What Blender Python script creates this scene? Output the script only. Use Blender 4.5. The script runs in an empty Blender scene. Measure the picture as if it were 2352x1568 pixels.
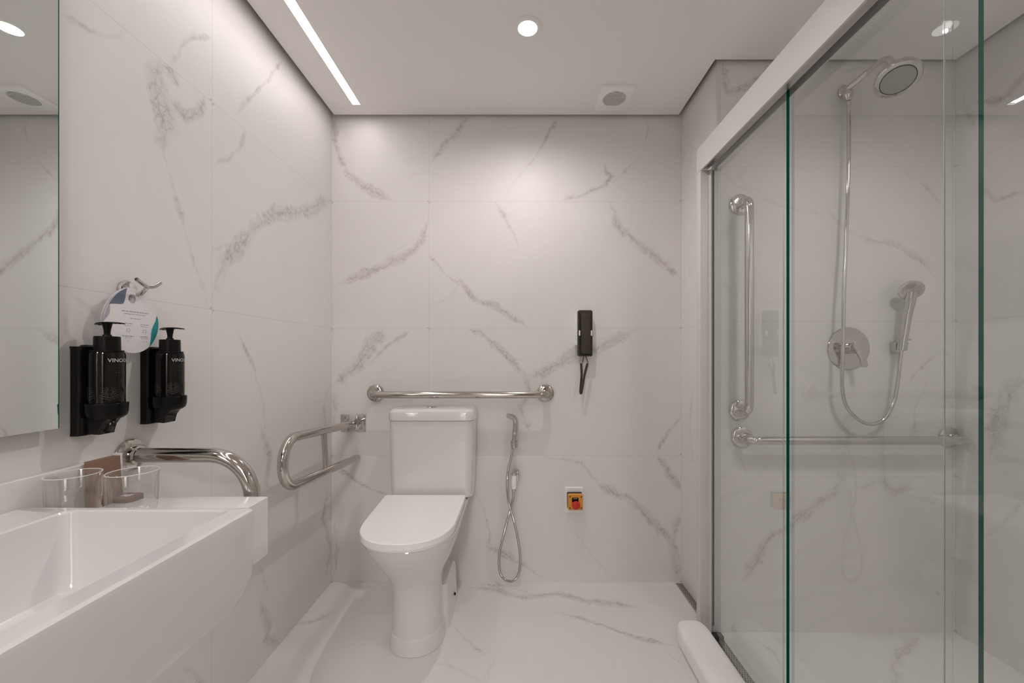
import bpy, bmesh, math, random
import numpy as np
from mathutils import Vector, Matrix
random.seed(7)
C = bpy.context.scene.collection
PI = math.pi

# ------------------------------------------------------------------ camera, world, exposure, lights
F, CX, CY, EYE = 921.5, 1192.0, 822.0, 1.06       # focal length in px, vanishing point, eye height
sc = bpy.context.scene
cam_d = bpy.data.cameras.new('camera'); cam = bpy.data.objects.new('camera', cam_d); C.objects.link(cam)
cam.location = (0, 0, EYE); cam.rotation_euler = (PI/2, 0, 0)
cam_d.sensor_width = 36; cam_d.lens = F/2352*36
cam_d.shift_x = -(CX-1176)/2352; cam_d.shift_y = (CY-784)/2352
cam_d.clip_start = 0.01
sc.camera = cam
w = bpy.data.worlds.new('world'); sc.world = w; w.use_nodes = True
w.node_tree.nodes['Background'].inputs[0].default_value = (0.9, 0.92, 1, 1)
w.node_tree.nodes['Background'].inputs[1].default_value = 0.05
sc.view_settings.view_transform = 'Standard'; sc.view_settings.look = 'None'
sc.view_settings.exposure = 1.53; sc.view_settings.gamma = 1.0; sc.view_settings.use_curve_mapping = False
sc.cycles.use_denoising = True
sc.cycles.max_bounces = 14; sc.cycles.diffuse_bounces = 8; sc.cycles.glossy_bounces = 8
sc.cycles.transmission_bounces = 12; sc.cycles.transparent_max_bounces = 24
sc.cycles.caustics_reflective = False; sc.cycles.caustics_refractive = False
sc.cycles.sample_clamp_indirect = 4.0

ZC = 2.20                     # ceiling height
BACK, XL, XR = 1.90, -0.887, 0.769
YS, XS = 1.553, 1.69          # shower: tap wall, far right wall
YN, YR = 0.12, -1.25          # shower near wall, wall behind the camera
XM = -0.865                   # mirror face
DL = (0.03, 1.385)            # downlight
WARM = (1.0, 0.945, 0.912)

def lamp(name, typ, loc, power, rot=(0,0,0), **k):
    d = bpy.data.lights.new(name, typ); d.energy = power; d.color = k.pop('color', WARM)
    for a, v in k.items(): setattr(d, a, v)
    o = bpy.data.objects.new(name, d); C.objects.link(o); o.location = loc; o.rotation_euler = rot
    return o
lamp('downlight_lamp', 'SPOT', (DL[0], DL[1], ZC-0.012), 6.1, spot_size=math.radians(169), spot_blend=0.9, shadow_soft_size=0.006)
lamp('downlight_lamp_rear', 'SPOT', (-0.30, -0.10, ZC-0.012), 6.5, spot_size=math.radians(165), spot_blend=0.9, shadow_soft_size=0.06)
lamp('downlight_lamp_shower', 'SPOT', (1.20, 0.55, ZC-0.012), 10.5, spot_size=math.radians(165), spot_blend=0.8, shadow_soft_size=0.12)
lamp('led_strip_lamp', 'AREA', (-0.7315, 0.6, ZC+0.006), 1.35, shape='RECTANGLE', size=0.035, size_y=2.40)

lamp('corridor_fill_lamp', 'AREA', (0.0, YR-0.75, 2.25), 20, shape='RECTANGLE', size=0.5, size_y=0.5)  # added out of view; fills the room through the doorway

# ------------------------------------------------------------------ helpers
def PY(px, py, Y): return Vector(((px-CX)*Y/F, Y, EYE-(py-CY)*Y/F))
def PX(px, py, X):
    Y = X*F/(px-CX); return Vector((X, Y, EYE-(py-CY)*Y/F))
def PZ(px, py, z):
    Y = (EYE-z)*F/(py-CY); return Vector(((px-CX)*Y/F, Y, z))

def tag(o, label=None, cat=None, group=None, kind=None):
    if label: o['label'] = label
    if cat: o['category'] = cat
    if group: o['group'] = group
    if kind: o['kind'] = kind
    return o
def thing(name, label, cat, loc=(0,0,0), group=None):
    o = bpy.data.objects.new(name, None); C.objects.link(o); o.location = loc; o.empty_display_size = .05
    return tag(o, label, cat, group)

class MB:
    def __init__(s): s.v = []; s.f = []
    def add(s, v, f):
        n = len(s.v); s.v += [tuple(p) for p in v]; s.f += [tuple(i+n for i in q) for q in f]; return s
    def box(s, x0, x1, y0, y1, z0, z1):
        return s.add([(x0,y0,z0),(x1,y0,z0),(x1,y1,z0),(x0,y1,z0),(x0,y0,z1),(x1,y0,z1),(x1,y1,z1),(x0,y1,z1)],
                     [(0,3,2,1),(4,5,6,7),(0,1,5,4),(1,2,6,5),(2,3,7,6),(3,0,4,7)])
    def rings(s, R, cap=True, closed=True):
        n = len(R[0]); v = [p for r in R for p in r]; f = []
        for i in range(len(R)-1):
            for j in range(n if closed else n-1):
                k = (j+1) % n; f.append((i*n+j, i*n+k, (i+1)*n+k, (i+1)*n+j))
        if cap:
            f.append(tuple(range(n))[::-1]); f.append(tuple((len(R)-1)*n+j for j in range(n)))
        return s.add(v, f)
    def tube(s, pts, r, n=18, cap=True):
        pts = [Vector(p) for p in pts]; R = []; m = len(pts)
        rr = r if isinstance(r, (list, tuple)) else [r]*m
        t0 = (pts[1]-pts[0]).normalized()
        up = Vector((0,0,1)) if abs(t0.z) < .9 else Vector((1,0,0))
        nrm = (up - t0*up.dot(t0)).normalized(); tp = t0
        for i, p in enumerate(pts):
            a = pts[max(i-1,0)]; b = pts[min(i+1,m-1)]; t = (b-a).normalized()
            nrm = tp.rotation_difference(t) @ nrm; tp = t
            nrm = (nrm - t*nrm.dot(t)).normalized(); bn = t.cross(nrm)
            R.append([p + (nrm*math.cos(2*PI*j/n) + bn*math.sin(2*PI*j/n))*rr[i] for j in range(n)])
        return s.rings(R, cap)
    def lathe(s, prof, o, axis=(0,0,1), n=40, cap=True):
        a = Vector(axis).normalized(); o = Vector(o)
        u = a.orthogonal().normalized(); w_ = a.cross(u)
        R = [[o + a*h + (u*math.cos(2*PI*j/n)+w_*math.sin(2*PI*j/n))*max(r,1e-5) for j in range(n)] for r, h in prof]
        return s.rings(R, cap)
    def extr(s, poly, d):      # poly: list of 3D points, d: offset vector
        n = len(poly); d = Vector(d); a = [Vector(p) for p in poly]; b = [p+d for p in a]
        return s.add(a+b, [tuple(range(n))[::-1], tuple(range(n,2*n))] + [(i,(i+1)%n,(i+1)%n+n,i+n) for i in range(n)])
    def build(s, name, m, parent=None, bevel=0, angle=38, segs=3):
        me = bpy.data.meshes.new(name); me.from_pydata(s.v, [], s.f); me.validate()
        bm = bmesh.new(); bm.from_mesh(me)
        bmesh.ops.recalc_face_normals(bm, faces=bm.faces)
        if bevel:
            es = [e for e in bm.edges if len(e.link_faces)==2 and e.calc_face_angle(0) > math.radians(angle)]
            bmesh.ops.bevel(bm, geom=es, offset=bevel, segments=segs, affect='EDGES', profile=.5, clamp_overlap=True)
        for f in bm.faces: f.smooth = True
        for e in bm.edges:
            if len(e.link_faces)==2 and e.calc_face_angle(0) > math.radians(30): e.smooth = False
        bm.to_mesh(me); bm.free()
        o = bpy.data.objects.new(name, me); C.objects.link(o)
        if m: me.materials.append(m)
        if parent is not None:
            o.parent = parent
            w_ = Vector((0,0,0)); q = parent
            while q is not None: w_ += q.location; q = q.parent
            o.location = -w_          # geometry is written in world coordinates
        return o

def fillet(pts, r, n=10):
    pts = [Vector(p) for p in pts]; out = [pts[0]]
    for i in range(1, len(pts)-1):
        p = pts[i]; a = (pts[i-1]-p); b = (pts[i+1]-p)
        rr = r[i-1] if isinstance(r, (list, tuple)) else r
        an, bn = a.normalized(), b.normalized(); th = math.acos(max(-1,min(1,an.dot(bn))))
        t = rr/math.tan(th/2); t = min(t, a.length*.499, b.length*.499); q = t*math.tan(th/2)
        c = p + (an+bn).normalized()*(q/math.sin(th/2))
        s0 = p+an*t-c; s1 = p+bn*t-c; tot = s0.angle(s1); ax = s0.cross(s1).normalized()
        for k in range(n+1):
            out.append(c + Matrix.Rotation(tot*k/n, 3, ax) @ s0)
    out.append(pts[-1]); return out
def smooth_path(pts, n=12):     # Catmull-Rom through the points
    P = [Vector(p) for p in pts]; P = [2*P[0]-P[1]]+P+[2*P[-1]-P[-2]]; out = []
    for i in range(1, len(P)-2):
        for k in range(n):
            t = k/n; a,b,c,d = P[i-1],P[i],P[i+1],P[i+2]
            out.append(.5*((2*b)+(c-a)*t+(2*a-5*b+4*c-d)*t*t+(3*b-a-3*c+d)*t**3))
    out.append(P[-2]); return out
def resample(pts, step):
    P = [Vector(p) for p in pts]; out = [P[0]]; acc = 0
    for a, b in zip(P, P[1:]):
        L = (b-a).length; 
        if L == 0: continue
        t = step-acc
        while t <= L: out.append(a+(b-a)*t/L); t += step
        acc = L-(t-step)
    return out
def rrect(x0, x1, y0, y1, z, r, n=6):
    r = min(r, (x1-x0)/2-1e-5, (y1-y0)/2-1e-5); P = []
    for cx_, cy_, a0 in ((x1-r,y1-r,0),(x0+r,y1-r,PI/2),(x0+r,y0+r,PI),(x1-r,y0+r,1.5*PI)):
        for k in range(n+1):
            a = a0+PI/2*k/n; P.append((cx_+r*math.cos(a), cy_+r*math.sin(a), z))
    return P

# ------------------------------------------------------------------ materials
def lin(c): return tuple(((x/255)/12.92 if x/255 <= .04045 else ((x/255+.055)/1.055)**2.4) for x in c)
def mat(name, col, rough=.5, metal=0, spec=.5, coat=0, noise=0, nscale=40, bump=0, trans=0, emis=None, es=0):
    m = bpy.data.materials.new(name); m.use_nodes = True; nt = m.node_tree; b = nt.nodes['Principled BSDF']
    col = tuple(col)+(1,)
    b.inputs['Base Color'].default_value = col; b.inputs['Roughness'].default_value = rough
    b.inputs['Metallic'].default_value = metal; b.inputs['Specular IOR Level'].default_value = spec
    b.inputs['Coat Weight'].default_value = coat; b.inputs['Coat Roughness'].default_value = .05
    b.inputs['Transmission Weight'].default_value = trans
    if emis: b.inputs['Emission Color'].default_value = emis+(1,); b.inputs['Emission Strength'].default_value = es
    if noise or bump:
        tc = nt.nodes.new('ShaderNodeTexCoord'); no = nt.nodes.new('ShaderNodeTexNoise')
        no.inputs['Scale'].default_value = nscale; no.inputs['Detail'].default_value = 4
        nt.links.new(tc.outputs['Object'], no.inputs['Vector'])
        if noise:
            mx = nt.nodes.new('ShaderNodeMix'); mx.data_type = 'RGBA'
            mx.inputs[6].default_value = tuple(c*(1-noise) for c in col[:3])+(1,); mx.inputs[7].default_value = tuple(min(1,c*(1+noise)) for c in col[:3])+(1,)
            nt.links.new(no.outputs['Fac'], mx.inputs[0]); nt.links.new(mx.outputs[2], b.inputs['Base Color'])
        if bump:
            bp = nt.nodes.new('ShaderNodeBump'); bp.inputs['Strength'].default_value = bump; bp.inputs['Distance'].default_value = .002
            nt.links.new(no.outputs['Fac'], bp.inputs['Height']); nt.links.new(bp.outputs[0], b.inputs['Normal'])
    return m

def marble(name, rough=.28):
    m = bpy.data.materials.new(name); m.use_nodes = True; nt = m.node_tree; N = nt.nodes; L = nt.links
    b = N['Principled BSDF']; b.inputs['Roughness'].default_value = rough; b.inputs['Specular IOR Level'].default_value = .45
    tc = N.new('ShaderNodeTexCoord'); at = N.new('ShaderNodeAttribute'); at.attribute_name = 'vein'
    sp = N.new('ShaderNodeSeparateXYZ'); L.new(at.outputs['Vector'], sp.inputs[0])
    def math_(op, a, c=None, v=None, clamp=False):
        n = N.new('ShaderNodeMath'); n.operation = op; n.use_clamp = clamp
        for i, x in enumerate((a, c, v)):
            if x is None: continue
            if isinstance(x, (int, float)): n.inputs[i].default_value = x
            else: L.new(x, n.inputs[i])
        return n.outputs[0]
    def noise(scale, detail=5, rough_=.55, dist=0, off=0):
        mp = N.new('ShaderNodeMapping'); mp.inputs['Location'].default_value = (off, off*.7, off*1.3)
        L.new(tc.outputs['Object'], mp.inputs[0])
        n = N.new('ShaderNodeTexNoise'); n.inputs['Scale'].default_value = scale; n.inputs['Detail'].default_value = detail
        n.inputs['Roughness'].default_value = rough_; n.inputs['Distortion'].default_value = dist
        L.new(mp.outputs[0], n.inputs['Vector']); return n.outputs['Fac']
    def ridge(scale, width, dist, off, detail=5):      # thin wandering lines
        n = noise(scale, detail, .6, dist, off)
        a = math_('ABSOLUTE', math_('SUBTRACT', n, .5))
        return math_('SUBTRACT', 1, math_('DIVIDE', a, width), clamp=True)
    d, mask, edge = sp.outputs[0], sp.outputs[1], sp.outputs[2]
    wob = math_('MULTIPLY', math_('SUBTRACT', noise(9, 6, .65, 0, 3), .5), .05)
    dd = math_('ABSOLUTE', math_('ADD', d, wob))
    line = math_('SUBTRACT', 1, math_('DIVIDE', dd, .0065), clamp=True)
    line = math_('MULTIPLY', line, math_('MULTIPLY_ADD', noise(14, 3, .5, 0, 9), 1.8, -.35, clamp=True))
    brk = math_('MULTIPLY_ADD', noise(10, 5, .6, .3, 5), 3.2, -1.05, clamp=True)
    r1 = math_('MULTIPLY', ridge(16, .045, 1.2, 1), .65)
    r2 = math_('MULTIPLY', ridge(34, .06, 1.0, 2), .45)
    fog = math_('MULTIPLY', noise(22, 6, .7, .6, 6), .55)
    mk = math_('MINIMUM', mask, 1.0)
    th = math_('ADD', mk, math_('MULTIPLY', math_('SUBTRACT', noise(7, 7, .68, .8, 7), .5), 2.6))
    m2 = math_('MULTIPLY_ADD', th, 2.2, -.88, clamp=True)
    m2 = math_('MULTIPLY', m2, math_('MULTIPLY_ADD', mk, 3.0, -.15, clamp=True))
    body = math_('MULTIPLY', m2, math_('ADD', math_('MULTIPLY_ADD', fog, .70, .08), math_('ADD', math_('MULTIPLY', r1, math_('MULTIPLY_ADD', brk, .9, .25)), math_('MULTIPLY', r2, .35))))
    v = math_('ADD', math_('MULTIPLY', body, .95), math_('MULTIPLY', line, math_('MULTIPLY', math_('POWER', mk, .5), .5)))
    # faint veining everywhere
    g = math_('MULTIPLY', ridge(1.7, .012, 2.0, 12, 7), math_('MULTIPLY_ADD', noise(2.3, 3, .5, 0, 13), 2.4, -1.2, clamp=True))
    v = math_('ADD', v, math_('MULTIPLY', g, .22))
    v = math_('MINIMUM', v, 1.0)
    cl = noise(1.6, 6, .6, 1.0, 20); cl2 = noise(7, 6, .6, .8, 21)
    def mix(f, a, c):
        n = N.new('ShaderNodeMix'); n.data_type = 'RGBA'
        L.new(f, n.inputs[0])
        for i, x in ((6, a), (7, c)):
            if isinstance(x, tuple): n.inputs[i].default_value = x+(1,)
            else: L.new(x, n.inputs[i])
        return n.outputs[2]
    base = mix(math_('MULTIPLY_ADD', cl, 2.4, -.7, clamp=True), (.755,.738,.724), (.785,.768,.756))
    base = mix(math_('MULTIPLY_ADD', cl2, 1.2, -.5, clamp=True), base, (.730,.712,.694))
    vc = mix(noise(30, 3, .5, 0, 30), (.385,.36,.335), (.45,.425,.39))
    col = mix(math_('MULTIPLY', v, .80), base, vc)
    jt = math_('SUBTRACT', 1, math_('DIVIDE', edge, .0011), clamp=True)
    jt = math_('MULTIPLY', jt, .55)
    col = mix(jt, col, (.42,.39,.36))
    L.new(col, b.inputs['Base Color'])
    L.new(math_('MULTIPLY_ADD', cl2, .10, rough-.05), b.inputs['Roughness'])
    return m

M = {}
M['marble'] = marble('veined_porcelain', .46)
M['floor'] = marble('veined_floor', .40)
M['ceil'] = mat('ceiling_paint', (.88,.86,.85), .9, noise=.015, nscale=3)
M['void'] = mat('ceiling_void_shade', (.10,.095,.09), .9)  # dark colour painted for the shade in the gap above the panel
M['ceramic'] = mat('white_ceramic', (.71,.70,.70), .08, spec=.6, coat=.4, noise=.006, nscale=5)
M['seat'] = mat('white_seat_plastic', (.89,.87,.87), .22, noise=.006, nscale=5)
M['solid'] = mat('white_solid_surface', (.78,.77,.765), .22, noise=.006, nscale=5)
M['chrome'] = mat('polished_chrome', (.63,.615,.59), .06, metal=1, noise=.01, nscale=20)
M['steel'] = mat('polished_steel', (.54,.51,.47), .10, metal=1, noise=.02, nscale=20)
M['brushed'] = mat('brushed_steel', (.52,.50,.48), .35, metal=1, noise=.04, nscale=60)
M['alu'] = mat('satin_anodised_aluminium', (.70,.675,.67), .45, metal=.05, noise=.02, nscale=8)
M['black'] = mat('glossy_black_plastic', (.005,.0045,.004), .06, spec=.30, noise=.1, nscale=30)
M['blackm'] = mat('satin_black_plastic', (.006,.0055,.005), .32, spec=.15, noise=.1, nscale=30)
M['olive'] = mat('dark_olive_plastic', (.052,.046,.032), .4, spec=.3, noise=.05, nscale=30)
M['cord'] = mat('dark_brown_cord', (.035,.026,.02), .45, noise=.1, nscale=60)
M['white'] = mat('white_plastic', (.91,.90,.89), .35, noise=.01, nscale=20)
M['orange'] = mat('orange_plastic', (.72,.30,.035), .4, noise=.03, nscale=30)
M['red'] = mat('red_plastic', (.55,.02,.012), .28, noise=.03, nscale=30)
M['kraft'] = mat('kraft_card', (.23,.135,.095), .75, noise=.06, nscale=90)
M['soap'] = mat('brown_printed_card', (.20,.115,.095), .5, noise=.25, nscale=160)
M['paper'] = mat('white_card', (.80,.78,.80), .45, noise=.01, nscale=30)
M['bluecard'] = mat('slate_blue_print', (.13,.17,.23), .4, noise=.35, nscale=30)
M['lavender'] = mat('lavender_print', (.42,.42,.50), .4, noise=.2, nscale=35)
M['teal'] = mat('teal_print', (.015,.30,.31), .4, noise=.35, nscale=35)
M['grey_ink'] = mat('grey_ink', (.30,.29,.30), .6, noise=.05, nscale=50)
M['light_ink'] = mat('silver_ink', (.62,.60,.58), .5, noise=.05, nscale=50)
M['dim_ink'] = mat('dim_grey_ink', (.09,.088,.085), .5, noise=.05, nscale=50)
M['towel'] = mat('white_terry', (.94,.92,.92), .95, noise=.03, nscale=300, bump=.8)
M['hole'] = mat('dark_hole', (.012,.011,.010), .8, noise=.1, nscale=50)
M['rubber'] = mat('black_rubber', (.02,.02,.02), .6, noise=.1, nscale=50)
M['green_edge'] = mat('green_glass_edge', (.0,.10,.068), .6, spec=0, noise=.2, nscale=3)
M['nozzle'] = mat('grey_spray_face', (.36,.35,.33), .4, noise=.05, nscale=50)
M['door'] = mat('walnut_door', (.16,.10,.065), .45, noise=.2, nscale=9)
M['edge_light'] = mat('glass_edge_glint', (.72,.74,.72), .5, noise=.01, nscale=9)  # pale colour painted for the bright glint along clear glass edges
M['mirror'] = mat('silvered_mirror', (.88,.93,.91), .0, metal=1, noise=.004, nscale=2)
M['slat'] = mat('fan_slat_plastic', (.66,.64,.63), .5, noise=.01, nscale=20)
M['fanback'] = mat('fan_shaft', (.36,.34,.33), .8, noise=.05, nscale=20)
M['glow'] = mat('led_diffuser', (1,1,1), .5, noise=.01, nscale=3, emis=(1,.98,.97), es=.9)

def glass_mat(name, tint, extra=1.0, ior=1.5):
    # clear pane: both faces let light straight through, the outward side adds the mirror reflection of the two surfaces
    m = bpy.data.materials.new(name); m.use_nodes = True; nt = m.node_tree; N = nt.nodes; L = nt.links
    N.remove(N['Principled BSDF']); out = N['Material Output']
    tr = N.new('ShaderNodeBsdfTransparent'); tr.inputs[0].default_value = tint+(1,)
    gl = N.new('ShaderNodeBsdfGlossy'); gl.inputs['Roughness'].default_value = 0; gl.inputs[0].default_value = (1,1,1,1)
    fr = N.new('ShaderNodeFresnel'); fr.inputs[0].default_value = ior
    geo = N.new('ShaderNodeNewGeometry')
    a = N.new('ShaderNodeMath'); a.operation = 'MULTIPLY'; a.inputs[1].default_value = 1.8*extra; L.new(fr.outputs[0], a.inputs[0]); a.use_clamp = True
    inv = N.new('ShaderNodeMath'); inv.operation = 'SUBTRACT'; inv.inputs[0].default_value = 1; L.new(geo.outputs['Backfacing'], inv.inputs[1])
    c = N.new('ShaderNodeMath'); c.operation = 'MULTIPLY'; L.new(a.outputs[0], c.inputs[0]); L.new(inv.outputs[0], c.inputs[1])
    mx = N.new('ShaderNodeMixShader'); L.new(c.outputs[0], mx.inputs[0]); L.new(tr.outputs[0], mx.inputs[1]); L.new(gl.outputs[0], mx.inputs[2])
    L.new(mx.outputs[0], out.inputs[0]); return m
M['pane'] = glass_mat('shower_glass', (.955,.972,.965))
M['tumbler'] = glass_mat('drinking_glass', (.985,.985,.98), .9, 1.75)

# ------------------------------------------------------------------ tiled surfaces with mapped veins
def tiled(name, O, U, V, us, vs, veins, conv, m, step=.011, merge=()):
    """tiles between the break lists us and vs; veins are polylines of photo points turned into wall points by conv"""
    O, U, V = Vector(O), Vector(U), Vector(V)
    segs = []
    for pl in veins:
        wd, st = pl[0], pl[1]; q = []
        for (px, py) in pl[2]:
            p = conv(px, py)-O; q.append((p.dot(U), p.dot(V)))
        # more points with a slight wander
        q = np.array(q); q2 = []
        for a, b_ in zip(q, q[1:]):
            L_ = np.linalg.norm(b_-a); n = max(1, int(L_/.02)); nn = np.array([-(b_-a)[1], (b_-a)[0]])/max(L_,1e-6)
            for k in range(n): q2.append(a+(b_-a)*k/n + nn*random.uniform(-.004,.004)*(k>0))
        q2.append(q[-1]); mid = q2[len(q2)//2]
        segs.append((np.array(q2), wd, st, mid))
    verts = []; faces = []; att = []
    for ui in range(len(us)-1):
        for vi in range(len(vs)-1):
            u0,u1,v0,v1 = us[ui],us[ui+1],vs[vi],vs[vi+1]
            nu = max(1,int(round((u1-u0)/step))); nv = max(1,int(round((v1-v0)/step)))
            gu, gv = np.meshgrid(np.linspace(u0,u1,nu+1), np.linspace(v0,v1,nv+1), indexing='ij')
            P = np.stack([gu.ravel(), gv.ravel()], 1)
            best = np.full(len(P), 9.); dist = np.full(len(P), .5); mask = np.zeros(len(P))
            for q, wd, st, mid in segs:
                if not (u0-.001 <= mid[0] <= u1+.001 and v0-.001 <= mid[1] <= v1+.001): continue
                A = q[:-1]; D = q[1:]-A; LL = (D**2).sum(1)+1e-12
                rel = P[:,None,:]-A[None]; t = np.clip((rel*D[None]).sum(2)/LL, 0, 1)
                e = rel-D[None]*t[...,None]; d2 = (e**2).sum(2); k = d2.argmin(1); I = np.arange(len(P))
                dm = np.sqrt(d2[I,k]); sg = np.sign(D[k,0]*rel[I,k,1]-D[k,1]*rel[I,k,0])
                arc = (k+t[I,k])/len(D); tap = np.clip(np.minimum(arc, 1-arc)*5+.35, 0, 1)
                edge_on = st*tap
                mk = edge_on*np.exp(-(dm/(max(wd,.011)*(.5+.5*tap)))**2)*(1 if wd > .009 else .8)
                mask = np.maximum(mask, mk)
                sel = dm-wd < best; best = np.where(sel, dm-wd, best); dist = np.where(sel, sg*dm, dist)
            ed = np.minimum.reduce([P[:,0]-u0, u1-P[:,0], P[:,1]-v0, v1-P[:,1]])
            base = len(verts)
            for (a, b_) in P: verts.append(tuple(O+U*a+V*b_))
            att += [c for r_ in zip(dist, mask, ed) for c in r_]
            for i in range(nu):
                for j in range(nv):
                    k = base+i*(nv+1)+j; faces.append((k, k+nv+1, k+nv+2, k+1))
    me = bpy.data.meshes.new(name); me.from_pydata(verts, [], faces)
    a = me.attributes.new('vein', 'FLOAT_VECTOR', 'POINT'); a.data.foreach_set('vector', att)
    me.materials.append(m)
    o = bpy.data.objects.new(name, me); C.objects.link(o); return tag(o, kind='structure')

ZT = ZC+.06; VS = [0,.6,1.2,1.8,ZT]
JX = PY(985,0,BACK).x-XL
back_veins = [
 (.022,.9,[(772,262),(771,330),(795,395),(835,430),(905,462)]),
 (.026,.9,[(1082,262),(1045,305),(1005,350),(988,375)]), (.008,.5,[(1090,296),(1140,300),(1190,290)]),
 (.009,.8,[(1288,262),(1255,315),(1245,335),(1215,380),(1175,420),(1158,455)]),
 (.020,.9,[(1384,368),(1392,395),(1405,405),(1385,430),(1340,448),(1290,460)]), (.012,.6,[(1462,368),(1430,400),(1395,428)]),
 (.012,.7,[(1478,262),(1491,295),(1482,330)]),
 (.028,1.,[(985,480),(975,545),(935,585),(870,615),(766,660)]), (.008,.6,[(905,575),(960,548),(983,545)]),
 (.020,.9,[(1135,455),(1158,500),(1180,535),(1190,570)]),
 (.030,1.,[(1402,458),(1420,520),(1465,560),(1520,600),(1566,642)]),
 (.010,.7,[(985,585),(1030,635),(1060,660)]), (.022,1.,[(1052,640),(1085,685),(1140,705),(1185,735),(1215,752)]), (.009,.6,[(985,700),(1020,690),(1055,660)]),
 (.040,1.,[(880,752),(845,800),(815,845),(765,885)]), (.014,.6,[(945,757),(895,790),(850,835)]),
 (.022,.9,[(1070,752),(1110,770),(1150,805),(1185,835),(1200,870)]),
 (.034,1.,[(1470,752),(1420,775),(1370,800),(1310,820),(1265,845),(1205,875)]),
 (.030,.9,[(1200,850),(1215,895),(1195,935),(1215,985)]),
 (.014,.7,[(1566,955),(1535,990),(1508,1040)]), (.022,.6,[(762,890),(770,935),(765,985)]),
 (.010,.7,[(1250,1046),(1335,1062),(1380,1118)]), (.024,1.,[(1370,1105),(1395,1125),(1450,1145),(1490,1190),(1540,1240),(1566,1290)]),
 (.022,.9,[(1512,1046),(1535,1085),(1566,1125)]), (.013,.8,[(765,1062),(820,1105),(865,1128),(895,1135)]),
 (.009,.8,[(1090,1130),(1112,1165),(1125,1225),(1118,1290)]), (.024,.8,[(1110,1250),(1160,1270),(1210,1305),(1250,1325)]),
 (.009,.6,[(1325,1225),(1365,1285),(1415,1335)]), (.030,.8,[(1560,1180),(1545,1250),(1556,1330)]),
 (.012,.6,[(765,1200),(775,1260),(768,1320)])]
tiled('wall_back', (XL,BACK,0), (1,0,0), (0,0,1), [0,JX,XR-XL], VS, back_veins, lambda x,y: PY(x,y,BACK), M['marble'])
y0 = YR; Jl = [PX(487,0,XL).y]
left_us = sorted([0, Jl[0]-y0, Jl[0]-1.2-y0, BACK-y0])
left_veins = [
 (.013,.7,[(392,148),(420,100),(438,82),(486,88)]), (.010,.7,[(538,272),(558,240),(585,215),(612,190),(648,135)]),
 (.034,1.,[(362,130),(358,200),(374,270),(380,365)]), (.016,.8,[(395,225),(425,272),(455,260),(472,215)]),(.02,.7,[(365,140),(400,175),(412,205)]),
 (.007,.7,[(384,370),(400,440),(425,530),(452,620),(478,705)]), (.009,.6,[(138,35),(200,65),(280,80)]), 
 (.010,.7,[(487,372),(530,362),(552,335),(566,300)]),
 (.038,1.,[(489,680),(510,600),(560,560),(590,520),(630,492),(700,486),(762,458)]), (.02,.7,[(489,570),(540,560),(575,545)]),
 (.008,.6,[(142,652),(190,695),(232,742)]), (.012,.5,[(140,720),(160,780),(175,800)]),
 (.010,.7,[(548,765),(580,835),(605,930),(612,990)]), (.024,.8,[(600,980),(620,1050),(612,1110),(640,1150)]),
 (.020,.7,[(760,878),(742,930),(750,1000),(745,1060)]), (.024,.8,[(752,1120),(742,1190),(760,1260),(745,1330)]),
 (.024,.8,[(598,1380),(618,1440),(612,1470),(645,1480)]), (.006,.7,[(594,1290),(612,1350),(616,1370)]),
 (.012,.7,[(420,1530),(470,1568),(400,1600)])]
tiled('wall_left', (XL,y0,0), (0,1,0), (0,0,1), left_us, VS, left_veins, lambda x,y: PX(x,y,XL), M['marble'])
ret_veins = [(.012,.6,[(1590,890),(1584,980),(1592,1060),(1578,1150)]), (.010,.45,[(1572,300),(1590,340),(1580,420)]), (.01,.4,[(1600,490),(1580,560),(1585,640)])]
tiled('wall_right', (XR,YS,0), (0,1,0), (0,0,1), [0,BACK-YS], VS, ret_veins, lambda x,y: PX(x,y,XR), M['marble'])
sh_veins = [
 (.010,.6,[(1650,392),(1700,430),(1750,455),(1800,475),(1870,488),(1905,500)]), (.009,.5,[(1900,480),(1930,515),(1965,545)]),
 (.020,.8,[(1970,545),(2030,556),(2080,575),(2130,612),(2150,640)]),
 (.009,.6,[(2075,385),(2090,408)]), (.014,.5,[(2110,410),(2150,460),(2190,505)]), (.010,.5,[(1900,150),(1940,165),(1975,150)]),
 (.016,.45,[(1645,640),(1690,675),(1740,690),(1800,700)]), (.02,.8,[(1660,140),(1668,215),(1720,195),(1770,150)]),
 (.030,.9,[(1700,1345),(1735,1290),(1760,1240),(1820,1205),(1850,1175),(1905,1140),(1935,1100)]),
 (.022,.6,[(1600+60,1010),(1700,1050),(1720,1090)]), (.034,.7,[(1970,1120),(2030,1105),(2060,1130),(2100,1098)]),
 (.012,.5,[(2085,880),(2120,840),(2160,800),(2200,830)]),(.028,.5,[(2130,880),(2105,930),(2100,990),(2060,1040)])]
tiled('wall_shower_back', (XR,YS,0), (1,0,0), (0,0,1), [0,XS-XR], VS, sh_veins, lambda x,y: PY(x,y,YS), M['marble'])
sr_veins = [(.014,.8,[(2375,140),(2340,185),(2318,215),(2290,232),(2235,232)]), (.014,.6,[(2240,420),(2290,460),(2352,440)]),
 (.040,1.,[(2275,1040),(2290,960),(2320,900),(2370,860)]), (.012,.6,[(2215,1260),(2250,1250),(2290,1215),(2352,1150)]), (.02,.4,[(2210,200),(2225,260),(2240,300)])]
tiled('wall_shower_right', (XS,YN,0), (0,1,0), (0,0,1), [0,.5,YS-YN], VS, sr_veins, lambda x,y: PX(x,y,XS), M['marble'])
tiled('wall_shower_front', (XR,YN,0), (1,0,0), (0,0,1), [0,XS-XR], VS, [], None, M['marble'], step=.1)
tiled('wall_right_front', (XR,YR,0), (0,1,0), (0,0,1), [0,YN-YR], VS, [], None, M['marble'], step=.1)
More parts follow.
